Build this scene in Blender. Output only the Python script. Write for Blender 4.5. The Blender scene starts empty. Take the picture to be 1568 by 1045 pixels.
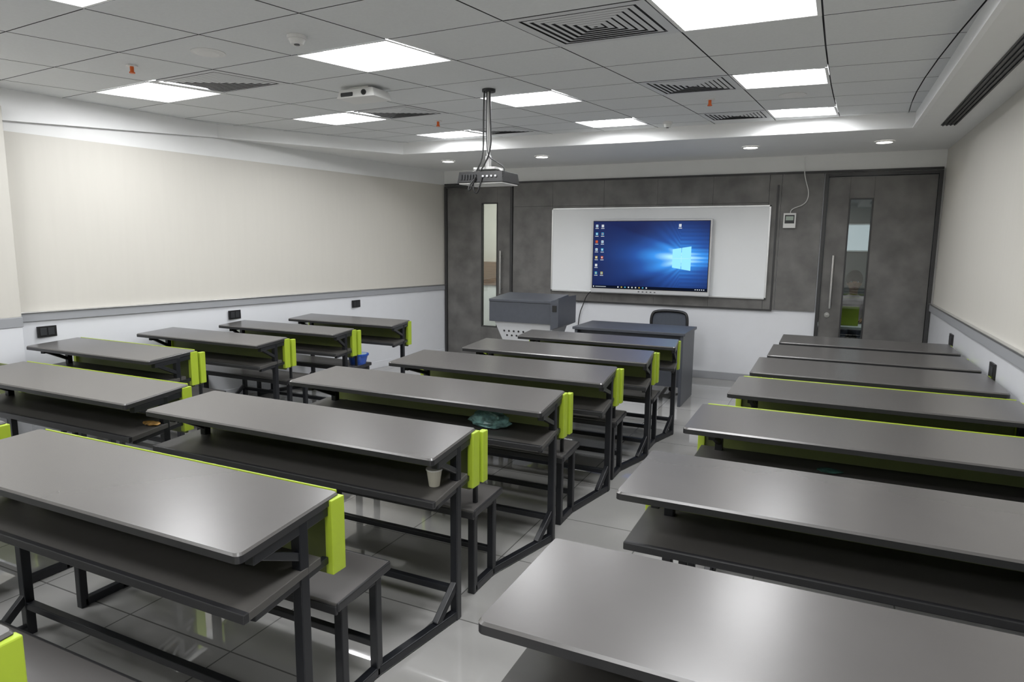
import bpy, bmesh, math, random
from mathutils import Vector, Matrix
random.seed(4)
SC=bpy.context.scene
COL=bpy.context.collection
try:
    SC.view_settings.view_transform='Standard'; SC.view_settings.look='None'; SC.view_settings.exposure=0.0
except Exception: pass

# ------------------------------------------------------------ materials
def mat(name,col,rough=.5,metal=0.,var=0.,vscale=8.,bump=0.,bscale=40.,spec=.5,stretch=None,ior=1.5):
    m=bpy.data.materials.new(name); m.use_nodes=True; nt=m.node_tree; b=nt.nodes['Principled BSDF']
    b.inputs['Base Color'].default_value=(*col,1); b.inputs['Roughness'].default_value=rough; b.inputs['Metallic'].default_value=metal
    b.inputs['Specular IOR Level'].default_value=spec; b.inputs['IOR'].default_value=ior
    if var or bump:
        tc=nt.nodes.new('ShaderNodeTexCoord'); src=tc.outputs['Object']
        if stretch:
            mp=nt.nodes.new('ShaderNodeMapping'); mp.inputs['Scale'].default_value=stretch; nt.links.new(src,mp.inputs[0]); src=mp.outputs[0]
        if var:
            n=nt.nodes.new('ShaderNodeTexNoise'); n.inputs['Scale'].default_value=vscale; n.inputs['Detail'].default_value=6; nt.links.new(src,n.inputs['Vector'])
            r=nt.nodes.new('ShaderNodeValToRGB'); r.color_ramp.elements[0].position=.3; r.color_ramp.elements[1].position=.7
            r.color_ramp.elements[0].color=(*[c*(1-var) for c in col],1); r.color_ramp.elements[1].color=(*[min(1,c*(1+var)) for c in col],1)
            nt.links.new(n.outputs['Fac'],r.inputs[0]); nt.links.new(r.outputs[0],b.inputs['Base Color'])
        if bump:
            n2=nt.nodes.new('ShaderNodeTexNoise'); n2.inputs['Scale'].default_value=bscale; n2.inputs['Detail'].default_value=4; nt.links.new(src,n2.inputs['Vector'])
            bp=nt.nodes.new('ShaderNodeBump'); bp.inputs['Strength'].default_value=bump; bp.inputs['Distance'].default_value=.01
            nt.links.new(n2.outputs['Fac'],bp.inputs['Height']); nt.links.new(bp.outputs[0],b.inputs['Normal'])
    return m
def emit(name,col,s):
    m=bpy.data.materials.new(name); m.use_nodes=True; nt=m.node_tree; nt.nodes.clear()
    e=nt.nodes.new('ShaderNodeEmission'); e.inputs[0].default_value=(*col,1); e.inputs[1].default_value=s
    o=nt.nodes.new('ShaderNodeOutputMaterial'); nt.links.new(e.outputs[0],o.inputs[0]); return m
def glassmat(name,tint=(.8,.85,.85),fac=.12):
    m=bpy.data.materials.new(name); m.use_nodes=True; nt=m.node_tree; nt.nodes.clear()
    t=nt.nodes.new('ShaderNodeBsdfTransparent'); t.inputs[0].default_value=(*tint,1)
    g=nt.nodes.new('ShaderNodeBsdfGlossy'); g.inputs['Roughness'].default_value=.02
    x=nt.nodes.new('ShaderNodeMixShader'); x.inputs[0].default_value=fac
    o=nt.nodes.new('ShaderNodeOutputMaterial')
    nt.links.new(t.outputs[0],x.inputs[1]); nt.links.new(g.outputs[0],x.inputs[2]); nt.links.new(x.outputs[0],o.inputs[0]); return m

M_desk=mat('desk_laminate',(.088,.084,.082),.27,var=.025,vscale=6,spec=.65,ior=1.55)
M_edge=mat('desk_edge_band',(.022,.022,.024),.35)
M_shelf=mat('shelf_board',(.065,.062,.058),.45,var=.05,vscale=20)
M_frame=mat('black_powder_coat',(.008,.009,.012),.38,bump=.03,bscale=400)
M_lime=mat('lime_end_cap',(.37,.49,.035),.4,var=.03)
M_olive_shade=mat('shaded_modesty_panel',(.115,.14,.035),.5,var=.05)  # green panel darkened to olive: shade under the desktop put into the colour
M_ceil=mat('ceiling_tile',(.74,.755,.76),.85,var=.02,vscale=60,bump=.05,bscale=500)
M_gap=mat('ceiling_gap',(.05,.053,.056),.9)
M_white=mat('white_paint',(.85,.855,.85),.6,var=.01)
M_fascia=mat('fascia_paint',(.90,.905,.91),.5,var=.01)
M_beige=mat('beige_wallcover',(.635,.615,.565),.5,var=.01,vscale=3,bump=.02,bscale=60,stretch=(8,8,.6))
M_dado=mat('white_dado_laminate',(.74,.755,.79),.22,var=.01)
M_band=mat('grey_dado_rail',(.34,.35,.37),.35)
M_clad=mat('stone_cladding',(.140,.137,.132),.42,var=.30,vscale=4.5,bump=.06,bscale=30)
M_clad2=mat('stone_door_laminate',(.125,.122,.117),.42,var=.30,vscale=4.0,bump=.06,bscale=30)
M_trim=mat('dark_trim',(.035,.035,.036),.4)
M_steel=mat('brushed_steel',(.62,.62,.62),.28,metal=1,bump=.02)
M_alu=mat('aluminium',(.7,.71,.72),.35,metal=.8,var=.02)
M_board=mat('whiteboard_enamel',(.82,.84,.86),.18,var=.005)
M_black=mat('black_plastic',(.012,.012,.013),.4,bump=.02)
M_dgrey=mat('dark_grey_plastic',(.03,.032,.035),.45,bump=.02)
M_blue=mat('grey_blue_laminate',(.066,.072,.088),.4,var=.05,vscale=20)
M_pod=mat('podium_grey_white',(.50,.51,.53),.4,var=.02)
M_silver=mat('silver_bezel',(.62,.63,.65),.35,metal=.3,var=.01)
M_wplas=mat('white_plastic',(.75,.75,.74),.4,var=.01)
M_orange=mat('orange_cap',(.75,.14,.02),.4,var=.03)
M_lamp=emit('panel_diffuser',(.985,.99,1.0),36.0)
M_lampside=emit('reflector_glow',(.97,.98,1.0),3.0)  # sloped sides emit softly, imitating lamp light bouncing off them
M_down=emit('downlight_lens',(1,.96,.88),28.0)
M_glass=glassmat('door_glass')
M_glassd=glassmat('door_glass_tinted',(.72,.76,.76),.10)

M_floor=bpy.data.materials.new('floor_tile'); M_floor.use_nodes=True
nt=M_floor.node_tree; b=nt.nodes['Principled BSDF']; tc=nt.nodes.new('ShaderNodeTexCoord'); mp=nt.nodes.new('ShaderNodeMapping')
mp.inputs['Location'].default_value=(.22,.1,0)
br=nt.nodes.new('ShaderNodeTexBrick'); br.offset=0; br.inputs['Scale'].default_value=1; br.inputs['Brick Width'].default_value=.6; br.inputs['Row Height'].default_value=.6
br.inputs['Mortar Size'].default_value=.0035; br.inputs['Color1'].default_value=(.41,.405,.395,1); br.inputs['Color2'].default_value=(.38,.375,.365,1); br.inputs['Mortar'].default_value=(.15,.15,.145,1)
nz=nt.nodes.new('ShaderNodeTexNoise'); nz.inputs['Scale'].default_value=2.5; nz.inputs['Detail'].default_value=8
mx=nt.nodes.new('ShaderNodeMix'); mx.data_type='RGBA'; mx.blend_type='MULTIPLY'; mx.inputs[0].default_value=.3
cr=nt.nodes.new('ShaderNodeValToRGB'); cr.color_ramp.elements[0].color=(.75,.75,.75,1); cr.color_ramp.elements[1].color=(1,1,1,1)
nt.links.new(tc.outputs['Object'],mp.inputs[0]); nt.links.new(mp.outputs[0],br.inputs['Vector']); nt.links.new(tc.outputs['Object'],nz.inputs['Vector'])
nt.links.new(nz.outputs['Fac'],cr.inputs[0]); nt.links.new(br.outputs['Color'],mx.inputs[6]); nt.links.new(cr.outputs[0],mx.inputs[7]); nt.links.new(mx.outputs[2],b.inputs['Base Color'])
b.inputs['Roughness'].default_value=.03; b.inputs['IOR'].default_value=2.1; b.inputs['Specular IOR Level'].default_value=.8

# ------------------------------------------------------------ mesh builder
class MB:
    def __init__(s): s.v=[]; s.f=[]; s.m=[]; s.mats=[]
    def mi(s,m):
        if m not in s.mats: s.mats.append(m)
        return s.mats.index(m)
    def poly(s,pts,m):
        i=len(s.v); s.v+= [tuple(p) for p in pts]; s.f.append(tuple(range(i,i+len(pts)))); s.m.append(s.mi(m))
    def hexa(s,p,m):
        i=len(s.v); s.v+=[tuple(q) for q in p]; k=s.mi(m)
        for f in ((0,3,2,1),(4,5,6,7),(0,1,5,4),(1,2,6,5),(2,3,7,6),(3,0,4,7)):
            s.f.append(tuple(i+a for a in f)); s.m.append(k)
    def box(s,x0,x1,y0,y1,z0,z1,m):
        s.hexa([(x0,y0,z0),(x1,y0,z0),(x1,y1,z0),(x0,y1,z0),(x0,y0,z1),(x1,y0,z1),(x1,y1,z1),(x0,y1,z1)],m)
    def tube(s,p,q,w,m,w2=None):
        p=Vector(p);q=Vector(q);d=(q-p).normalized(); up=Vector((0,0,1)) if abs(d.z)<.9 else Vector((0,1,0))
        a=d.cross(up).normalized(); c=a.cross(d).normalized(); h=w/2; h2=(w2 or w)/2
        s.hexa([p-a*h-c*h2,p+a*h-c*h2,q+a*h-c*h2,q-a*h-c*h2,p-a*h+c*h2,p+a*h+c*h2,q+a*h+c*h2,q-a*h+c*h2],m)
    def cyl(s,p,q,r,m,n=16,r2=None):
        p=Vector(p);q=Vector(q);d=(q-p).normalized(); up=Vector((0,0,1)) if abs(d.z)<.9 else Vector((0,1,0))
        a=d.cross(up).normalized(); c=a.cross(d).normalized(); r2=r if r2 is None else r2; i=len(s.v);k=s.mi(m)
        for j in range(n):
            t=2*math.pi*j/n; e=a*math.cos(t)+c*math.sin(t); s.v.append(tuple(p+e*r)); s.v.append(tuple(q+e*r2))
        for j in range(n):
            j2=(j+1)%n; s.f.append((i+2*j,i+2*j2,i+2*j2+1,i+2*j+1)); s.m.append(k)
        s.f.append(tuple(i+2*j for j in range(n))); s.m.append(k); s.f.append(tuple(i+2*j+1 for j in range(n))[::-1]); s.m.append(k)
    def ball(s,c,r,m,sc=(1,1,1),n=14,k=9):
        i=len(s.v);mi=s.mi(m)
        for a in range(k+1):
            th=math.pi*a/k
            for j in range(n):
                t=2*math.pi*j/n; s.v.append((c[0]+r*sc[0]*math.sin(th)*math.cos(t),c[1]+r*sc[1]*math.sin(th)*math.sin(t),c[2]+r*sc[2]*math.cos(th)))
        for a in range(k):
            for j in range(n):
                j2=(j+1)%n; s.f.append((i+a*n+j,i+(a+1)*n+j,i+(a+1)*n+j2,i+a*n+j2)); s.m.append(mi)
    def obj(s,name,bevel=0.,smooth=False,loc=None,parent=None,seg=2):
        me=bpy.data.meshes.new(name)
        me.from_pydata(s.v,[],s.f)
        for m in s.mats: me.materials.append(m)
        me.polygons.foreach_set('material_index',s.m)
        bm=bmesh.new(); bm.from_mesh(me)
        if smooth: bmesh.ops.remove_doubles(bm,verts=bm.verts,dist=1e-5)
        bmesh.ops.recalc_face_normals(bm,faces=bm.faces); bm.to_mesh(me); bm.free()
        o=bpy.data.objects.new(name,me); COL.objects.link(o)
        if loc: o.location=loc
        if smooth:
            for p in me.polygons: p.use_smooth=True
        if bevel:
            md=o.modifiers.new('bevel','BEVEL'); md.width=bevel; md.segments=seg; md.limit_method='ANGLE'
        if parent: o.parent=parent
        return o
def curve(name,pts,r,m,parent=None):
    cu=bpy.data.curves.new(name,'CURVE'); cu.dimensions='3D'; cu.bevel_depth=r; cu.bevel_resolution=3
    sp=cu.splines.new('NURBS'); sp.points.add(len(pts)-1); sp.use_endpoint_u=True; sp.order_u=3
    for i,p in enumerate(pts): sp.points[i].co=(*p,1)
    cu.materials.append(m); o=bpy.data.objects.new(name,cu); COL.objects.link(o)
    if parent: o.parent=parent
    return o

# ------------------------------------------------------------ room constants (metres)
YF=8.25; XL=-4.99; XR=1.035; LT=.154; YB=-2.6
ZC=2.74; ZS=2.62; ZT=2.43; ZD=1.02
def wl(y): return XL+LT*(y-YF)
m=MB(); m.box(-8,3.2,YB-.2,11.2,-.1,0,M_floor); m.obj('floor')
def lw(y0,y1,z0,z1,t,mt,mb,back=.15,z0b=None):
    zb=z0 if z0b is None else z0b
    mb.hexa([(wl(y0)-back,y0,z0),(wl(y0)+t,y0,z0),(wl(y1)+t,y1,zb),(wl(y1)-back,y1,zb),(wl(y0)-back,y0,z1),(wl(y0)+t,y0,z1),(wl(y1)+t,y1,z1),(wl(y1)-back,y1,z1)],mt)
m=MB(); lw(YB,YF,0,ZD-.06,.012,M_dado,m); lw(YB,YF,ZD-.06,ZT,0,M_beige,m); lw(YB,YF,ZT,2.95,.0,M_white,m); m.obj('wall_left')
m=MB(); lw(3.02,YF-.001,ZD-.07,ZD,.03,M_band,m,-.005); lw(3.02,YF-.001,ZD-.005,ZD+.008,.038,M_steel,m,-.005); m.obj('trim_1',.004)
m=MB(); lw(3.02,YF-.001,0,.09,.022,M_dado,m,-.013); m.obj('baseboard_left',.003)
m=MB(); m.box(-6.6,-5.70,YB,3.02,0,ZD-.10,M_dado); m.box(-6.6,-5.695,YB,3.025,ZD-.10,ZD-.02,M_band); m.box(-6.6,-5.70,YB,3.02,ZD-.02,ZS-.02,M_beige); m.obj('pillar',.004)
m=MB(); m.box(XR-.012,XR+.15,YB,YF,0,ZD-.06,M_dado); m.box(XR,XR+.15,YB,YF,ZD-.06,2.95,M_beige); m.obj('wall_right')
m=MB(); m.box(XR-.03,XR-.0005,YB,YF-.001,ZD-.075,ZD,M_band); m.box(XR-.038,XR-.0005,YB,YF-.001,ZD-.003,ZD+.01,M_steel); m.obj('trim_2',.004)
m=MB(); m.box(XR-.022,XR-.0125,YB,YF-.001,0,.09,M_dado); m.obj('baseboard_right',.003)
m=MB(); m.box(-7,XR+.15,YB-.15,YB,0,2.95,M_beige); m.obj('wall_back')
DL0,DL1=-4.97,-3.90; DR0,DR1=-.09,1.015; DZ=2.41
m=MB(); m.box(DL1,DR0,YF,YF+.12,0,2.95,M_dado); m.box(-6.5,DL0,YF,YF+.12,0,2.95,M_white); m.box(DR1,XR+.15,YF,YF+.12,0,2.95,M_white)
m.box(DL0,DL1,YF,YF+.12,DZ,2.95,M_white); m.box(DR0,DR1,YF,YF+.12,DZ,2.95,M_white)
m.box(DL1,DR0,YF-.001,YF,ZT,ZS,M_white); m.obj('wall_front')
m=MB(); m.box(DL1,DR0,YF-.012,YF-.0005,0,.09,M_band); m.obj('baseboard_front',.003)
m=MB()
xs=[-3.89,-3.32,-2.62,-1.94,-1.28,-.66]
for a,b_ in zip(xs[:-1],xs[1:]):
    m.box(a+.001,b_-.001,YF-.03,YF-.002,2.11,ZT-.01,M_clad)
    m.box(a+.001,b_-.001,YF-.03,YF-.002,.88,2.108,M_clad)
m.box(-.658,-.53,YF-.03,YF-.002,.88,ZT-.01,M_clad); m.box(-.526,-.10,YF-.026,YF-.002,.88,ZT-.01,M_clad)
m.box(-3.3,-.56,YF-.036,YF-.03,.865,.885,M_trim); m.box(-.575,-.555,YF-.04,YF-.03,.865,2.3,M_trim)
m.box(DL0,DR1,YF-.035,YF-.002,ZT-.012,ZT+.012,M_trim)
m.obj('trim_3',.001)

def door(name,x0,x1,g0,g1,gz0,gz1,hx,gl,lockx=None):
    m=MB(); fw=.035
    m.box(x0,x0+fw,YF-.04,YF+.12,0,DZ,M_trim); m.box(x1-fw,x1,YF-.04,YF+.12,0,DZ,M_trim); m.box(x0+fw,x1-fw,YF-.04,YF+.12,DZ-fw,DZ,M_trim)
    a,b_=x0+fw+.004,x1-fw-.004; y0,y1=YF-.015,YF+.03; zt=DZ-fw-.004
    m.box(a,g0,y0,y1,.006,zt,M_clad2); m.box(g1,b_,y0,y1,.006,zt,M_clad2); m.box(g0,g1,y0,y1,.006,gz0,M_clad2); m.box(g0,g1,y0,y1,gz1,zt,M_clad2)
    t=.014
    for (p,q,r_,s_) in ((g0,g0+t,gz0,gz1),(g1-t,g1,gz0,gz1),(g0+t,g1-t,gz0,gz0+t),(g0+t,g1-t,gz1-t,gz1)): m.box(p,q,y0-.006,y1+.004,r_,s_,M_trim)
    m.box(g0+t,g1-t,YF+.004,YF+.010,gz0+t,gz1-t,gl)
    m.cyl((hx,y0-.055,.93),(hx,y0-.055,1.52),.014,M_steel)
    for z in (1.0,1.45): m.cyl((hx,y0-.055,z),(hx,y0,z),.009,M_steel,10)
    lx=lockx if lockx is not None else hx
    m.cyl((lx,y0-.012,.85),(lx,y0,.85),.028,M_steel,18); m.cyl((lx,y0-.03,.85),(lx,y0-.012,.85),.014,M_steel,12)
    return m.obj(name,.002)
door('door_1',DL0,DL1,-4.385,-4.135,.45,2.17,-4.065,M_glass)
door('door_2',DR0,DR1,.165,.40,.45,2.14,.05,M_glassd,.03)

# ------------------------------------------------------------ corridor behind the doors
m=MB(); m.box(-7.5,-2.0,10.6,10.7,0,2.9,M_beige); m.obj('wall_corridor_left')
M_darkwall=mat('dim_room_shade',(.11,.12,.12),.7,var=.05)  # wall colour darkened so the room behind the glass looks dim
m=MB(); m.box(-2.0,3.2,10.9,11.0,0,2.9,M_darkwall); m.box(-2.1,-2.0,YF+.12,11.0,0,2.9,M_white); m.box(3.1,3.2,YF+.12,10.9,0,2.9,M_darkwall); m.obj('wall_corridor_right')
m=MB(); m.box(-7.5,3.2,YF+.12,11,2.8,2.9,M_white); m.obj('ceiling_corridor')
m=MB(); m.box(-5.6,-4.0,9.1,9.5,2.77,2.799,emit('corridor_lamp',(1,.95,.86),28)); m.obj('unseen_corridor_light')
m=MB(); m.box(-.2,.9,8.9,9.3,2.77,2.799,emit('added_dim_fill',(.9,.97,1),14)); m.obj('unseen_corridor_light')  # unseen lamp added to brighten the view through the right door glass
m=MB(); m.box(.18,.62,10.86,10.899,1.55,1.95,M_wplas); m.box(.20,.60,10.855,10.86,1.57,1.93,emit('reflection_glow',(.85,.95,1),.8)); m.obj('reflection_pane_1',.003)  # added glowing pane imitates a ceiling light reflected in the door glass
M_wood=mat('brown_wood',(.20,.12,.07),.5,var=.25,vscale=6,stretch=(1,1,8))
m=MB(); m.box(-6.2,-4.7,10.2,10.595,.0,.9,M_white); m.box(-6.22,-4.68,10.18,10.595,.9,.93,M_wood); m.box(-6.0,-5.2,10.3,10.595,.93,1.30,M_wood)
m.box(-5.45,-5.43,10.185,10.2,.05,.85,M_trim); m.obj('corridor_cabinet',.004)

# ------------------------------------------------------------ ceiling
PX=[[-4.78,-2.62,-.47],[-4.18,-2.20,-.37],[-3.66,-1.92,-.28]]
PY=[[3.65,3.52,3.50],[5.06,4.98,5.06],[6.22,6.20,6.33]]
def q3(v,t):
    def L(t): return v[0]*(t-1)*(t-2)/2 - v[1]*t*(t-2) + v[2]*t*(t-1)/2
    def dL(t): return v[0]*(2*t-3)/2 - v[1]*(2*t-2) + v[2]*(2*t-1)/2
    if t<0: return L(0)+dL(0)*t
    if t>2: return L(2)+dL(2)*(t-2)
    return L(t)
def G(c,r):
    tc_=(c-.5)/3; tr=(r-.5)/3
    return (q3([q3([PX[j][i] for j in range(3)],tr) for i in range(3)],tc_), q3([q3([PY[j][i] for j in range(3)],tr) for i in range(3)],tc_))
E=[Vector((wl(YB),YB)),Vector((wl(4.75),4.75)),Vector((-4.48,6.50)),Vector((.58,6.68)),Vector((.58,YB))]
def clip_obj(o):
    bm=bmesh.new(); bm.from_mesh(o.data)
    for a,b_ in zip(E,E[1:]+E[:1]):
        d=(b_-a).normalized(); n=Vector((-d.y,d.x,0))
        geom=bm.verts[:]+bm.edges[:]+bm.faces[:]
        bmesh.ops.bisect_plane(bm,geom=geom,plane_co=(a.x,a.y,0),plane_no=n,clear_outer=True)
    bm.to_mesh(o.data); bm.free()
panels=[(c,r) for c in (0,3,6) for r in (6,3,0,-3,-6,-9)]
vents={(1,0),(5,0),(1,3),(5,3),(5,6),(1,6),(1,-6),(5,-6)}
m=MB(); g=.007
for c in range(-7,12):
    for r in range(-13,10):
        if (c,r) in panels or (c,r) in vents: continue
        pts=[G(c+g,r+g),G(c+1-g,r+g),G(c+1-g,r+1-g),G(c+g,r+1-g)]
        m.poly([(x,y,ZC) for x,y in pts][::-1],M_ceil)
        for a in range(4):
            b2=(a+1)%4; m.poly([(*pts[a],ZC),(*pts[b2],ZC),(*pts[b2],ZC+.02),(*pts[a],ZC+.02)],M_gap)
o=m.obj('ceiling'); clip_obj(o)
m=MB(); m.box(-8,XR+.15,YB-.1,YF+.1,2.86,2.95,M_gap); m.box(-7.5,XR+.1,YB,YF-.01,ZC+.10,ZC+.12,M_gap); m.obj('ceiling_slab')
def tq(c,r,s):
    return [G(c+s,r+s),G(c+1-s,r+s),G(c+1-s,r+1-s),G(c+s,r+1-s)]
def ring(mb,c,r,s0,z0,s1,z1,mt):
    A=tq(c,r,s0);B=tq(c,r,s1)
    for a in range(4):
        b2=(a+1)%4; mb.poly([(*A[a],z0),(*A[b2],z0),(*B[b2],z1),(*B[a],z1)],mt)
for c,r in panels:
    m=MB(); ring(m,c,r,.005,ZC-.002,.035,ZC-.002,M_white); ring(m,c,r,.035,ZC-.002,.035,ZC+.008,M_white)
    ring(m,c,r,.035,ZC+.008,.15,ZC+.035,M_lampside); m.poly([(*p,ZC+.035) for p in tq(c,r,.15)],M_lamp)
    m.poly([(*p,ZC+.055) for p in tq(c,r,.02)],M_white)
    m.obj('recessed_ceiling_light')
M_vent=mat('vent_white',(.66,.67,.68),.5,var=.01)
for c,r in sorted(vents):
    m=MB(); ring(m,c,r,.005,ZC-.002,.08,ZC-.002,M_vent)
    m.poly([(*p,ZC+.016) for p in tq(c,r,.02)],M_gap)
    s=.08
    for k in range(7):
        ring(m,c,r,s+.022,ZC-.001,s+.058,ZC-.004,M_vent); s+=.058
    m.obj('air_diffuser')
m=MB()
A=(wl(4.75),4.75);B=(XL,YF);C=(XR,YF);D=(XR,YB);F=(.58,YB);Gp=(.58,6.68);Hh=(-4.48,6.50)
for poly in ([A,B,Hh],[B,C,Gp,Hh],[C,D,F,Gp]): m.poly([(x,y,ZS) for x,y in poly],M_white)
def wall2(p,q,z0,z1,mt): m.poly([(*p,z0),(*q,z0),(*q,z1),(*p,z1)],mt)
wall2(A,Hh,ZS,ZC+.10,M_fascia); wall2(Hh,Gp,ZS,ZC+.10,M_fascia); wall2(Gp,F,ZS,ZC+.10,M_fascia)
m.obj('ceiling_soffit')
m=MB()
for p,q in ((A,Hh),(Hh,Gp),(Gp,F)): m.tube((*p,ZS-.002),(*q,ZS-.002),.03,M_fascia,.012)
m.obj('trim_4',.002)
m=MB(); lw(3.0,4.80,2.50,ZC+.10,.04,M_fascia,m,-.004,ZS-.008); lw(YB,3.0,2.50,ZC+.10,.04,M_fascia,m,-.004); m.obj('trim_5')
m=MB(); m.box(.765,.875,-1.0,6.65,ZS-.006,ZS-.001,M_trim)
for k in range(4):
    x=.775+k*.027; m.box(x,x+.008,-.99,6.64,ZS-.014,ZS-.006,M_dgrey)
m.obj('slot_air_diffuser')
for x,y in ((-4.33,7.25),(-3.08,7.27),(-.80,7.37),(.41,7.46)):
    m=MB(); n=28; r0_,r1_=.088,.066
    for j in range(n):
        a=2*math.pi*j/n;b_=2*math.pi*(j+1)/n
        P=lambda r_,t,z:(x+r_*math.cos(t),y+r_*math.sin(t),z)
        m.poly([P(r0_,a,ZS-.001),P(r0_,b_,ZS-.001),P(r1_+.006,b_,ZS-.012),P(r1_+.006,a,ZS-.012)],M_wplas)
        m.poly([P(r1_+.006,a,ZS-.012),P(r1_+.006,b_,ZS-.012),P(r1_,b_,ZS-.004),P(r1_,a,ZS-.004)],M_wplas)
    m.poly([P(r1_,2*math.pi*j/n,ZS-.004) for j in range(n)],M_down)
    m.obj('downlight')

# ------------------------------------------------------------ desk-and-bench units
def desk(xl,xr,yf,dep,s,prev,lip=False,caps2=True,name='school_desk_bench'):
    m=MB(); sh=lambda x,y,y0=yf:(x+s*(y0-y))
    yn=yf-dep
    n=5; R=.020; out=[]
    cs=[(xr-R,yf-R*.4,0,R*.4),(xl+R,yf-R*.4,90,R*.4),(xl+R,yn+R,180,R),(xr-R,yn+R,270,R)]
    for cx,cy,a0,rr in cs:
        for k in range(n+1):
            t=math.radians(a0+90*k/n); out.append((cx+R*math.cos(t),cy+rr*math.sin(t)))
    out=[(sh(x,y),y) for x,y in out]
    cxm=sum(p[0] for p in out)/len(out); cym=sum(p[1] for p in out)/len(out)
    inn=[(x+(cxm-x)*.006,y+(cym-y)*.02) for x,y in out]
    N=len(out)
    for z0,z1,mt,P0,P1 in ((.772,.793,M_edge,out,out),(.793,.80,M_desk,out,inn)):
        for k in range(N):
            k2=(k+1)%N; m.poly([(*P0[k],z0),(*P0[k2],z0),(*P1[k2],z1),(*P1[k],z1)],mt)
    m.poly([(*p,.80) for p in inn],M_desk); m.poly([(*p,.772) for p in out][::-1],M_edge)
    ys0,ys1=yn+.02,yn+.02+min(.34,dep-.08)
    p=[(sh(xl+.03,ys0),ys0),(sh(xr+.0,ys0),ys0),(sh(xr+.0,ys1),ys1),(sh(xl+.03,ys1),ys1)]
    m.hexa([(*q,.600) for q in p]+[(*q,.625) for q in p],M_shelf)
    m.tube((*p[0],.612),(*p[1],.612),.02,M_edge,.028)
    m.box(xl+.03,xr-.012,yf-.028,yf-.010,.520,.771,M_olive_shade)
    m.box(xr-.012,xr+.018,yf-.058,yf+.004,.540,.790,M_lime)
    m.box(xl-.004,xl+.03,yf-.050,yf-.004,.540,.771,M_lime)
    if lip: m.box(xl+.03,xr-.013,yf+.001,yf+.006,.76,.803,M_lime)
    legs=[]
    yl=yf-.19
    for x in (xl+.12,xr-.02):
        xx=sh(x,yl); legs.append(xx)
        m.tube((xx,yl,0.0),(xx,yl,.772),.036,M_frame)
        m.tube((sh(x,yn+.06),yn+.06,.754),(sh(x,yf-.06),yf-.06,.754),.03,M_frame)
        m.tube((sh(x,yn+.06),yn+.06,.588),(sh(x,yf-.06),yf-.06,.588),.024,M_frame)
        m.tube((sh(x,yn+.10),yn+.10,.748),(sh(x,yl),yl,.66),.024,M_frame)
    m.tube((legs[0],yl,.13),(legs[1],yl,.13),.03,M_frame)
    m.tube((legs[0],yl,.585),(legs[1],yl,.585),.026,M_frame)
    pl,pr,pf=prev
    b0,b1=pf-.04,pf+.28
    sb=lambda x,y:x+s*.5*(pf-y)
    p=[(sb(pl+.03,b0),b0),(sb(pr+.01,b0),b0),(sb(pr+.01,b1),b1),(sb(pl+.03,b1),b1)]
    m.hexa([(*q,.405) for q in p]+[(*q,.43) for q in p],M_desk)
    m.tube((*p[0],.405),(*p[1],.405),.012,M_edge,.03); m.tube((*p[3],.415),(*p[2],.415),.012,M_edge,.03); m.tube((*p[1],.415),(*p[2],.415),.012,M_edge,.03)
    bl=[]
    for i,x in enumerate((pl+.14,pr-.03)):
        ya,yb=pf+.03,pf+.22; xa=sb(x,ya); bl.append(xa)
        m.tube((xa,ya,.0),(xa,ya,.40),.034,M_frame); m.tube((xa,yb,.0),(xa,yb,.40),.034,M_frame)
        m.tube((xa,ya,.385),(xa,yb,.385),.028,M_frame)
        m.tube((xa,ya,.022),(xa,yb,.022),.034,M_frame)
        m.tube((xa,yb,.022),(legs[i],yl,.022),.036,M_frame)
        d=Vector((legs[i]-xa,yl-yb,0)).normalized()
        m.tube((legs[i]-d.x*.13,yl-d.y*.13,.035),(legs[i],yl,.17),.03,M_frame)
    m.tube((bl[0],pf+.22,.13),(bl[1],pf+.22,.13),.028,M_frame)
    m.tube((bl[0],pf+.03,.385),(bl[1],pf+.03,.385),.026,M_frame)
    if caps2:
        m.box(pl+.06,pr-.002,pf+.026,pf+.042,.530,.750,M_olive_shade)
        m.box(pr-.002,pr+.028,pf+.016,pf+.062,.545,.780,M_lime)
        for x in bl: m.tube((x,pf+.054,.40),(x,pf+.054,.72),.02,M_frame)
    return m.obj(name,.004)

Mrow=[(-3.05,-1.47,.71,.46),(-3.00,-1.385,1.62,.47),(-2.97,-1.35,2.49,.46),(-2.88,-1.27,3.38,.51),(-2.75,-1.22,4.235,.58),(-2.63,-1.16,5.03,.57),(-2.52,-1.12,5.76,.47)]
Rrow=[(-.63,.975,1.62,.46),(-.58,.975,2.53,.50),(-.535,.975,3.43,.51),(-.455,.98,4.29,.54),(-.41,.98,5.13,.66),(-.365,.98,5.88,.63),(-.33,.98,6.61,.58)]
Lrow=[(-4.80,-3.25,1.62,.46),(-4.80,-3.22,2.53,.47),(-5.62,-4.22,3.39,.48),(-5.55,-4.12,4.23,.47),(-5.44,-4.01,4.98,.44),(-5.31,-3.96,5.83,.52)]
for i,(a,b_,y,d) in enumerate(Mrow):
    pv=Mrow[i-1][:3] if i else (a-.03,b_-.03,y-.88)
    if i==1: pv=(-3.05,-1.49,.76)
    desk(a,b_,y,d,.14,pv,lip=(i==1),caps2=(i not in (1,2)))
for i,(a,b_,y,d) in enumerate(Rrow):
    pv=Rrow[i-1][:3] if i else (a,b_,y-.9)
    desk(a,b_,y,d,0.0,pv,lip=(i in (2,3)))
for i,(a,b_,y,d) in enumerate(Lrow):
    pv=Lrow[i-1][:3] if i else (a,b_,y-.9)
    if i==2: pv=(-5.60,-4.25,2.53)
    desk(a,b_,y,d,.28 if i else .1,pv,lip=(i in (1,2)),caps2=(i!=1))

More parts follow.
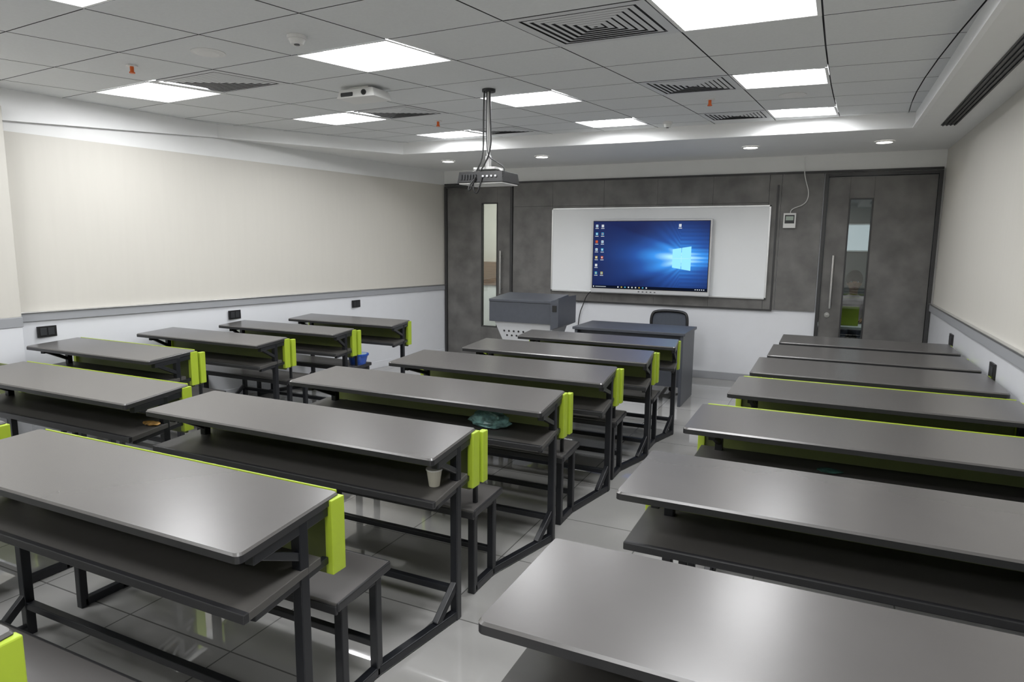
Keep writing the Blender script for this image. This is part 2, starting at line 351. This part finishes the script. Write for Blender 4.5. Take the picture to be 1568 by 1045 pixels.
# ------------------------------------------------------------ front wall items
m=MB(); y0=YF-.055
m.box(-3.30,-.64,y0,YF-.031,1.01,2.07,M_board)
for a,b_,c,d in ((-3.315,-.625,2.06,2.08),(-3.315,-.625,1.0,1.02),(-3.315,-3.295,1.0,2.08),(-.645,-.625,1.0,2.08)): m.box(a,b_,y0-.006,YF-.031,c,d,M_alu)
m.obj('whiteboard',.002)
tv=bpy.data.objects.new('wall_display',None); COL.objects.link(tv)
tx0,tx1,tz0,tz1=-2.73,-1.25,1.01,1.93; ty=YF-.15
m=MB(); m.box(tx0,tx1,ty,ty+.07,tz0,tz1,M_silver); m.box(tx0+.2,tx1-.2,ty+.07,YF-.056,tz0+.15,tz1-.15,M_black)
o=m.obj('casing',.01,parent=tv)
sx0,sx1,sz0,sz1=tx0+.028,tx1-.028,tz0+.062,tz1-.028
m=MB(); m.box(sx0-.008,sx1+.008,ty-.003,ty+.001,sz0-.008,sz1+.008,M_black)
for k in range(5): m.box((tx0+tx1)/2-.12+k*.05,(tx0+tx1)/2-.10+k*.05,ty-.003,ty,tz0+.022,tz0+.032,M_dgrey)
m.obj('screen_bezel',parent=tv)
W=sx1-sx0;Hs=sz1-sz0
M_scr=bpy.data.materials.new('screen_picture'); M_scr.use_nodes=True; nt=M_scr.node_tree; nt.nodes.clear()
tc=nt.nodes.new('ShaderNodeTexCoord'); sp=nt.nodes.new('ShaderNodeSeparateXYZ'); nt.links.new(tc.outputs['Object'],sp.inputs[0])
def mth(op,a,b_=None,cl=False):
    n=nt.nodes.new('ShaderNodeMath'); n.operation=op; n.use_clamp=cl
    for i,v in enumerate((a,b_)):
        if v is None: continue
        if isinstance(v,(int,float)): n.inputs[i].default_value=v
        else: nt.links.new(v,n.inputs[i])
    return n.outputs[0]
X=sp.outputs['X'];Z=sp.outputs['Z']
dx=mth('SUBTRACT',X,.38); dz=mth('SUBTRACT',Z,-.03)
left=mth('MAXIMUM',mth('MULTIPLY',dx,-1),0)
wid=mth('ADD',mth('MULTIPLY',left,.33),.13)
band=mth('SUBTRACT',1,mth('DIVIDE',mth('ABSOLUTE',dz),wid),True)
band=mth('POWER',band,.8)
fall=mth('SUBTRACT',1,mth('MULTIPLY',mth('ABSOLUTE',dx),.85),True); fall=mth('POWER',fall,1.5)
beam=mth('MULTIPLY',band,fall)
rad=mth('SQRT',mth('ADD',mth('MULTIPLY',dx,dx),mth('MULTIPLY',mth('MULTIPLY',dz,dz),1.6)))
glow=mth('POWER',mth('SUBTRACT',1,mth('MULTIPLY',rad,1.4),True),1.8)
ang=mth('DIVIDE',dz,mth('ADD',left,.12)); st=mth('ADD',mth('MULTIPLY',mth('SINE',mth('MULTIPLY',ang,16)),.12),.88)
tot=mth('MULTIPLY',mth('ADD',mth('MULTIPLY',beam,.6),mth('MULTIPLY',glow,.8)),st,True)
cr=nt.nodes.new('ShaderNodeValToRGB'); nt.links.new(tot,cr.inputs[0]); e=cr.color_ramp.elements
e[0].color=(.006,.014,.08,1); e[1].color=(.40,.80,1,1)
x1=e.new(.25); x1.color=(.016,.08,.34,1); x2=e.new(.6); x2.color=(.04,.28,.80,1)
em=nt.nodes.new('ShaderNodeEmission'); em.inputs[1].default_value=1.1; nt.links.new(cr.outputs[0],em.inputs[0]); ou=nt.nodes.new('ShaderNodeOutputMaterial')
gl=nt.nodes.new('ShaderNodeBsdfGlossy'); gl.inputs['Roughness'].default_value=.15; gl.inputs[0].default_value=(.02,.02,.02,1)
ad=nt.nodes.new('ShaderNodeAddShader'); nt.links.new(em.outputs[0],ad.inputs[0]); nt.links.new(gl.outputs[0],ad.inputs[1]); nt.links.new(ad.outputs[0],ou.inputs[0])
m=MB(); m.poly([(-W/2,0,-Hs/2),(W/2,0,-Hs/2),(W/2,0,Hs/2),(-W/2,0,Hs/2)],M_scr)
o=m.obj('screen',loc=((sx0+sx1)/2,ty-.0045,(sz0+sz1)/2),parent=tv)
E_pane=emit('screen_pane',(.30,.75,1),1.15); E_bar=emit('screen_bar',(.005,.008,.02),1); E_w=emit('screen_white',(.8,.85,.9),.8); E_y=emit('screen_yellow',(.8,.6,.15),.7); E_b=emit('screen_cyan',(.1,.5,.8),.8); E_r=emit('screen_red',(.8,.15,.05),.7)
cx=(sx0+sx1)/2; cz=(sz0+sz1)/2; m=MB(); yy=ty-.006
def pane(u0,u1,v0,v1):
    q=[]
    for u_,v_ in ((u0,v0),(u1,v0),(u1,v1),(u0,v1)):
        k=.110+.035*u_; q.append((cx+.29+.22*u_,yy,cz-.03+(v_)*k))
    m.poly(q,E_pane)
pane(0,.47,.03,1);pane(.5,1,.03,1);pane(0,.47,-1,-.03);pane(.5,1,-1,-.03)
m.box(sx0,sx1,yy-.0003,yy,sz0,sz0+.032,E_bar)
for k in range(9):
    m.box(sx0+.33+k*.045,sx0+.346+k*.045,yy-.001,yy-.0005,sz0+.008,sz0+.024,[E_w,E_y,E_b,E_w,E_w][k%5])
m.box(sx0+.01,sx0+.024,yy-.001,yy-.0005,sz0+.008,sz0+.024,E_w); m.box(sx0+.04,sx0+.18,yy-.001,yy-.0005,sz0+.013,sz0+.019,E_w)
for k in range(5): m.box(sx1-.14+k*.025,sx1-.128+k*.025,yy-.001,yy-.0005,sz0+.010,sz0+.022,E_w)
pal=[E_w,E_y,E_b,E_w,E_r,E_b,E_w]
for cidx in range(2):
    for k in range(7):
        if cidx==1 and k>4 and k!=6: continue
        xx=sx0+.028+cidx*.075; zz=sz1-.04-k*.098
        m.box(xx,xx+.030,yy-.001,yy-.0005,zz-.032,zz,pal[(k*2+cidx*3)%7]); m.box(xx+.006,xx+.022,yy-.0015,yy-.001,zz-.024,zz-.010,pal[(k+2+cidx)%7]); m.box(xx-.006,xx+.036,yy-.001,yy-.0005,zz-.050,zz-.043,E_w)
xx=sx1-.36; m.box(xx,xx+.03,yy-.001,yy-.0005,sz1-.07,sz1-.035,E_w); m.box(xx-.006,xx+.036,yy-.001,yy-.0005,sz1-.088,sz1-.08,E_w)
m.obj('desktop_graphics',parent=tv)
curve('display_cable',[(tx0+.02,ty+.03,1.03),(tx0-.05,ty+.02,.98),(tx0-.12,YF-.04,.86),(-2.92,YF-.02,.7),(-2.94,YF-.02,.35),(-2.93,YF-.02,.1)],.006,M_black)
m=MB(); m.box(-.49,-.36,YF-.065,YF-.027,1.82,1.985,M_wplas); m.box(-.475,-.375,YF-.068,YF-.065,1.87,1.965,M_dgrey); m.box(-.465,-.385,YF-.070,YF-.068,1.905,1.95,mat('lcd',(.35,.42,.36),.3,var=.05)); m.obj('wall_thermostat',.006)
curve('thermostat_cable',[(-.42,YF-.05,1.985),(-.43,YF-.04,2.03),(-.27,YF-.04,2.08),(-.24,YF-.035,2.2),(-.29,YF-.035,2.35),(-.31,YF-.035,2.46),(-.31,YF-.03,2.6)],.005,M_wplas)

for y in (3.22,4.90,6.54):
    m=MB(); x=wl(y)+.0125; m.box(x,x+.014,y-.075,y+.075,.815,.905,M_black); m.box(x+.014,x+.018,y-.055,y-.005,.83,.89,M_dgrey); m.box(x+.014,x+.018,y+.005,y+.055,.83,.89,M_dgrey); m.obj('power_socket',.004)
for y in (6.78,5.16):
    m=MB(); x=XR-.0125; m.box(x-.014,x,y-.07,y+.07,.77,.87,M_black); m.box(x-.018,x-.014,y-.05,y-.005,.79,.85,M_dgrey); m.box(x-.018,x-.014,y+.005,y+.05,.79,.85,M_dgrey); m.obj('power_socket',.004)

# ------------------------------------------------------------ podium
m=MB(); px0,px1,py0,py1=-3.36,-2.53,6.50,7.02
def fr(x0,x1,y0,y1,z0,X0,X1,Y0,Y1,z1,mt): m.hexa([(x0,y0,z0),(x1,y0,z0),(x1,y1,z0),(x0,y1,z0),(X0,Y0,z1),(X1,Y0,z1),(X1,Y1,z1),(X0,Y1,z1)],mt)
fr(-3.20,-2.70,6.60,6.95,0,-3.20,-2.70,6.60,6.95,.06,M_dgrey)
fr(-3.16,-2.74,6.63,6.93,.06,-3.18,-2.72,6.62,6.94,.45,M_pod)
fr(-3.20,-2.70,6.61,6.95,.45,-3.31,-2.60,6.53,6.99,.76,M_pod)
fr(px0,px1-.09,py0,py1,.76,px0,px1-.09,py0,py1,.99,M_blue)
m.hexa([(px1-.09,py0-.02,.70),(px1,py0-.02,.74),(px1,py1,.74),(px1-.09,py1,.70),(px1-.09,py0-.02,1.0),(px1,py0-.02,1.05),(px1,py1,1.05),(px1-.09,py1,1.0)],M_blue)
m.hexa([(px0,py0-.01,.985),(px1-.09,py0-.01,.985),(px1-.09,py1,.985),(px0,py1,.985),(px0,py0-.01,1.01),(px1-.09,py0-.01,1.01),(px1-.09,py1,1.05),(px0,py1,1.05)],M_blue)
m.box(px1-.07,px1-.02,py0-.024,py0-.019,.90,.97,M_black)
for rr in range(2):
    for k in range(9):
        x=-3.20+k*.058+(rr*.029); z=.655-rr*.05; y=6.53+(.76-z)*.26
        m.cyl((x,y-.004,z),(x,y+.004,z),.012,M_black,10)
m.obj('podium',.005)

m=MB(); a,b_,c,d=-2.40,-1.22,6.56,7.22
m.box(a,b_,c,d,.722,.75,M_blue); m.box(a+.02,a+.05,c+.02,d-.02,0,.722,M_blue); m.box(b_-.05,b_-.02,c+.02,d-.02,0,.722,M_blue)
m.box(a+.05,b_-.05,c+.10,c+.12,.18,.722,M_blue); m.box(a+.05,a+.45,c+.12,d-.05,.25,.72,M_blue)
for z in (.34,.50,.66): m.box(a+.20,a+.30,d-.05,d-.035,z,z+.012,M_steel)
m.obj('teacher_desk',.004)
ch=bpy.data.objects.new('office_chair',None); COL.objects.link(ch)
m=MB(); cx,cy=-1.64,7.50
fr(cx-.23,cx+.23,cy-.24,cy+.22,.43,cx-.24,cx+.24,cy-.25,cy+.23,.49,M_black)
m.cyl((cx,cy,.12),(cx,cy,.43),.025,M_dgrey)
for k in range(5):
    t=2*math.pi*k/5+.3; e=(cx+.28*math.cos(t),cy+.28*math.sin(t)); m.tube((cx,cy,.11),(*e,.075),.035,M_black,.025); m.ball((e[0],e[1],.03),.03,M_black,n=10,k=7)
for s in (-1,1):
    m.tube((cx+s*.24,cy-.05,.46),(cx+s*.28,cy-.02,.66),.03,M_black); m.tube((cx+s*.28,cy-.17,.67),(cx+s*.28,cy+.12,.67),.05,M_black,.025)
m.tube((cx,cy+.2,.46),(cx,cy+.27,.60),.06,M_black,.02)
m.obj('seat_and_base',.008,parent=ch)
pts=[]
for x,z in ((-.20,.55),(-.215,.7),(-.205,.80),(-.17,.84),(0,.85),(.17,.84),(.205,.80),(.215,.7),(.20,.55),(.1,.53),(-.1,.53),(-.20,.55)):
    pts.append((cx+x,cy+.27+.03*(1-(x/.2)**2)+.05*(z-.5),z))
curve('back_frame',pts,.017,M_black,ch)
m=MB(); M_mesh=mat('mesh_fabric',(.07,.08,.10),.8,var=.1,vscale=200)
for i in range(8):
    x0_,x1_=-.2+i*.05,-.15+i*.05; f_=lambda x,z:(cx+x,cy+.275+.03*(1-(x/.2)**2)+.05*(z-.5),z)
    m.poly([f_(x0_,.545),f_(x1_,.545),f_(x1_,.835),f_(x0_,.835)],M_mesh)
m.obj('back_mesh',parent=ch)

# ------------------------------------------------------------ hung projector
pj=bpy.data.objects.new('hanging_projector',None); COL.objects.link(pj)
qx,qy=-2.36,4.54
m=MB(); m.cyl((qx,qy,ZC-.02),(qx,qy,ZC),.05,M_dgrey,20); m.cyl((qx,qy,2.20),(qx,qy,ZC-.02),.014,M_wplas,14)
m.cyl((qx,qy,2.17),(qx,qy,2.26),.024,M_steel,14)
m.box(qx-.09,qx+.09,qy-.07,qy+.07,2.155,2.172,M_wplas)
for s in (-1,1): m.tube((qx+s*.09,qy,2.165),(qx+s*.15,qy-.04,2.13),.018,M_wplas,.006)
m.obj('mount',.002,parent=pj)
m=MB(); m.hexa([(qx-.19,qy-.14,2.055),(qx+.19,qy-.14,2.055),(qx+.19,qy+.15,2.055),(qx-.19,qy+.15,2.055),(qx-.18,qy-.13,2.135),(qx+.18,qy-.13,2.135),(qx+.18,qy+.14,2.135),(qx-.18,qy+.14,2.135)],M_black)
m.box(qx-.18,qx+.18,qy-.13,qy+.14,2.045,2.055,M_wplas)
for k in range(6): m.box(qx-.16+k*.024,qx-.148+k*.024,qy-.145,qy-.138,2.075,2.115,M_dgrey)
for k in range(4): m.box(qx+.02+k*.034,qx+.038+k*.034,qy-.145,qy-.138,2.09,2.105,M_silver)
m.cyl((qx+.08,qy+.14,2.095),(qx+.08,qy+.17,2.095),.035,M_black,18)
m.obj('projector_body',.006,parent=pj,seg=3)
curve('power_cable',[(qx-.02,qy-.03,ZC),(qx-.03,qy-.03,2.5),(qx-.02,qy-.04,2.25),(qx-.06,qy-.10,2.12),(qx-.05,qy-.16,2.02),(qx-.02,qy-.15,1.96),(qx+.01,qy-.15,2.03),(qx+.02,qy-.14,2.09)],.006,M_black,pj)
curve('video_cable',[(qx+.02,qy-.02,ZC),(qx+.025,qy-.02,2.5),(qx+.04,qy-.03,2.3),(qx+.0,qy-.10,2.15),(qx-.09,qy-.16,2.02),(qx-.07,qy-.16,1.98),(qx-.03,qy-.15,2.09)],.006,M_black,pj)
curve('signal_cable',[(qx+.0,qy-.03,ZC),(qx-.0,qy-.035,2.4),(qx+.01,qy-.035,2.25),(qx+.12,qy-.1,2.2),(qx+.2,qy-.1,2.15),(qx+.19,qy-.14,2.09)],.004,M_dgrey,pj)

m=MB(); x,y=-3.20,4.15
m.box(x-.09,x+.09,y-.07,y+.07,ZC-.02,ZC,M_wplas)
m.hexa([(x-.17,y-.11,ZC-.085),(x+.17,y-.11,ZC-.085),(x+.17,y+.11,ZC-.085),(x-.17,y+.11,ZC-.085),(x-.15,y-.10,ZC-.02),(x+.15,y-.10,ZC-.02),(x+.15,y+.10,ZC-.02),(x-.15,y+.10,ZC-.02)],M_wplas)
m.box(x-.13,x-.02,y-.114,y-.10,ZC-.075,ZC-.045,M_dgrey); m.cyl((x+.08,y-.12,ZC-.055),(x+.08,y-.10,ZC-.055),.02,M_black); m.obj('ceiling_projector',.008)
def disc(name,x,y,r,h,mt,lens=None):
    m=MB(); m.cyl((x,y,ZC-h*.4),(x,y,ZC),r,mt,28); m.cyl((x,y,ZC-h),(x,y,ZC-h*.4),r*.62,mt,28,r*.85)
    if lens: m.cyl((x,y,ZC-h-.004),(x,y,ZC-h),r*.3,lens,16)
    m.obj(name,.002)
disc('smoke_detector',-2.76,2.99,.055,.045,M_wplas,M_dgrey)
disc('ceiling_speaker',-3.49,3.02,.10,.010,M_wplas); disc('ceiling_speaker',-.33,5.60,.10,.010,M_wplas)
disc('dome_camera',-1.43,6.34,.045,.05,M_wplas,M_dgrey)
for x,y in ((-4.21,3.03),(-3.38,5.48),(-.92,5.51)):
    m=MB(); m.cyl((x,y,ZC-.008),(x,y,ZC-.0005),.035,M_wplas,20); m.cyl((x,y,ZC-.042),(x,y,ZC-.008),.012,M_orange,14); m.cyl((x,y,ZC-.05),(x,y,ZC-.042),.018,M_orange,14); m.obj('fire_sprinkler',.001)

# ------------------------------------------------------------ small things left on the shelves
zsf=.6255
m=MB(); M_cup=mat('paper_cup',(.55,.53,.46),.6,var=.03); x,y=-1.385,2.20
m.cyl((x,y,zsf),(x,y,zsf+.07),.022,M_cup,20,.032); m.cyl((x,y,zsf+.067),(x,y,zsf+.073),.034,M_wplas,20); m.obj('paper_cup')
def crumple(name,x,y,z,sx,sy,sz,mt,seed=1,jit=.18):
    random.seed(seed); m=MB(); m.ball((0,0,0),1,mt,n=16,k=11)
    m.v=[((a*(1+random.uniform(-jit,jit)))*sx+x,(b_*(1+random.uniform(-jit,jit)))*sy+y,max(c,-.75)*(1+random.uniform(-.1,.1))*sz+z+.80*sz) for a,b_,c in m.v]
    return m.obj(name)
crumple('plastic_bag',-1.58,3.07,zsf+.001,.11,.06,.055,mat('teal_film',(.16,.30,.29),.3,var=.6,vscale=35),3,.3)
crumple('snack_packet',-3.21,2.28,zsf+.001,.055,.03,.012,mat('foil_packet',(.35,.20,.06),.3,var=.8,vscale=40),7)
crumple('folded_cloth',.07,3.12,zsf+.001,.05,.03,.008,mat('dark_green_cloth',(.02,.07,.055),.8,var=.3,vscale=30),8)
m=MB(); M_tub=mat('blue_plastic',(.02,.08,.40),.35,var=.05); x,y=-4.10,5.13
m.cyl((x,y,.4305),(x,y,.52),.075,M_tub,24,.098); m.cyl((x,y,.515),(x,y,.53),.107,M_tub,24); m.cyl((x,y,.5295),(x,y,.531),.088,mat('water',(.4,.52,.65),.1,var=.05),24); m.obj('plastic_tub')

# ------------------------------------------------------------ seated person seen through the right door glass
ps=bpy.data.objects.new('seated_person',None); COL.objects.link(ps)
M_skin=mat('skin',(.36,.20,.12),.6,var=.05); M_shirt=mat('pink_shirt',(.60,.50,.50),.8,var=.1,vscale=20); M_pants=mat('dark_trousers',(.03,.035,.05),.8,var=.1); M_hair=mat('black_hair',(.006,.005,.005),.95,var=.2,vscale=60,spec=.05)
def skin(name,verts,edges,rad,mt,root=0,sub=2):
    me=bpy.data.meshes.new(name); me.from_pydata(verts,edges,[]); o=bpy.data.objects.new(name,me); COL.objects.link(o); me.materials.append(mt)
    md=o.modifiers.new('skin','SKIN'); md.use_smooth_shade=True
    for i,r_ in enumerate(rad): me.skin_vertices[0].data[i].radius=(r_,r_) if not isinstance(r_,tuple) else r_
    me.skin_vertices[0].data[root].use_root=True
    s_=o.modifiers.new('sub','SUBSURF'); s_.levels=sub; s_.render_levels=sub; o.parent=ps; return o
bx,by=.33,9.75
P=lambda x,y,z:(bx+x,by+y,z)
skin('torso_and_arms',[P(0,0,.52),P(0,-.01,.68),P(0,-.02,.86),P(0,-.03,.97),P(0,-.04,1.03),P(.17,-.02,.95),P(.23,-.08,.72),P(.13,-.30,.70),P(-.17,-.02,.95),P(-.23,-.08,.72),P(-.13,-.30,.70)],
 [(0,1),(1,2),(2,3),(3,4),(2,5),(5,6),(6,7),(2,8),(8,9),(9,10)],[(.15,.11),(.14,.10),(.15,.11),(.08,.07),(.05,.05),.06,.048,.036,.06,.048,.036],M_shirt)
skin('legs',[P(0,0,.50),P(.10,-.10,.50),P(.12,-.42,.50),P(.12,-.44,.10),P(-.10,-.10,.50),P(-.12,-.42,.50),P(-.12,-.44,.10)],[(0,1),(1,2),(2,3),(0,4),(4,5),(5,6)],[(.15,.10),.085,.065,.045,.085,.065,.045],M_pants)
for s in (-1,1):
    skin('hand',[P(s*.13,-.29,.70),P(s*.12,-.36,.70),P(s*.09,-.42,.69),P(s*.085,-.45,.675),P(s*.11,-.43,.69),P(s*.108,-.465,.672),P(s*.13,-.43,.69),P(s*.132,-.46,.672),P(s*.148,-.42,.69),P(s*.152,-.445,.675),P(s*.08,-.37,.69),P(s*.06,-.39,.68)],
     [(0,1),(1,2),(2,3),(1,4),(4,5),(1,6),(6,7),(1,8),(8,9),(1,10),(10,11)],[.028,.03,.009,.008,.009,.008,.009,.008,.009,.008,.011,.009],M_skin,sub=1)
    m=MB(); m.ball((bx+s*.12,by-.50,.045),.05,M_black,(.9,2.2,.85)); m.obj('shoe',smooth=True,parent=ps)
m=MB(); hx,hy,hz=bx,by-.07,1.16
m.cyl((hx,hy+.03,1.0),(hx,hy+.01,1.09),.05,M_skin,16); m.ball((hx,hy,hz),.1,M_skin,(.78,.95,1.15),20,14); m.ball((hx,hy-.045,hz-.06),.05,M_skin,(.9,.8,.8))
m.ball((hx,hy-.098,hz-.01),.014,M_skin,(.9,1.1,1.6)); m.ball((hx,hy-.086,hz-.058),.018,mat('lips',(.30,.11,.10),.5,var=.05),(1.3,.4,.45))
for s in (-1,1):
    m.ball((hx+s*.08,hy+.01,hz-.01),.022,M_skin,(.4,.8,1.3)); m.ball((hx+s*.032,hy-.083,hz+.012),.012,M_wplas,(1.2,.6,.7)); m.ball((hx+s*.032,hy-.090,hz+.012),.006,M_black); m.box(hx+s*.032-.016,hx+s*.032+.016,hy-.094,hy-.088,hz+.032,hz+.038,M_hair)
m.ball((hx,hy+.022,hz+.045),.112,M_hair,(.86,1.06,1.04),20,14)
m.obj('head',smooth=True,parent=ps)
m=MB(); m.box(bx-.24,bx+.24,by-.26,by+.20,.36,.41,M_lime); m.box(bx-.22,bx+.22,by+.17,by+.20,.50,.88,M_lime)
for sx in (-1,1):
    for yy2 in (-.22,.185): m.tube((bx+sx*.21,by+yy2,0),(bx+sx*.21,by+yy2,.36 if yy2<0 else .85),.028,M_frame)
m.obj('visitor_chair',.006)
m=MB(); m.box(bx-.45,bx+.45,by-.95,by-.56,.64,.67,M_wplas)
for sx in (-1,1):
    for yy2 in (-.92,-.60): m.tube((bx+sx*.42,by+yy2,0),(bx+sx*.42,by+yy2,.64),.03,M_frame)
m.box(bx-.30,bx+.05,by-.82,by-.80,.671,.90,M_lime); m.obj('side_table',.004)

# ------------------------------------------------------------ world + camera
w=bpy.data.worlds.new('w'); SC.world=w; w.use_nodes=True; w.node_tree.nodes['Background'].inputs[0].default_value=(.6,.65,.7,1); w.node_tree.nodes['Background'].inputs[1].default_value=.15
f,ph,ro,ya=1011.81,.1446,.0099,.4421
r0=Vector((math.cos(ya),math.sin(ya),0)); fw=Vector((-math.sin(ya)*math.cos(ph),math.cos(ya)*math.cos(ph),-math.sin(ph))); u0=r0.cross(fw)
r=r0*math.cos(ro)+u0*math.sin(ro); u=u0*math.cos(ro)-r0*math.sin(ro)
cd=bpy.data.cameras.new('camera'); cam=bpy.data.objects.new('camera',cd); COL.objects.link(cam)
cd.sensor_width=36; cd.sensor_fit='HORIZONTAL'; cd.lens=f/1568*36; cd.clip_start=.02
mt=Matrix(((r.x,u.x,-fw.x,0),(r.y,u.y,-fw.y,0),(r.z,u.z,-fw.z,1.6),(0,0,0,1))); cam.matrix_world=mt
SC.camera=cam
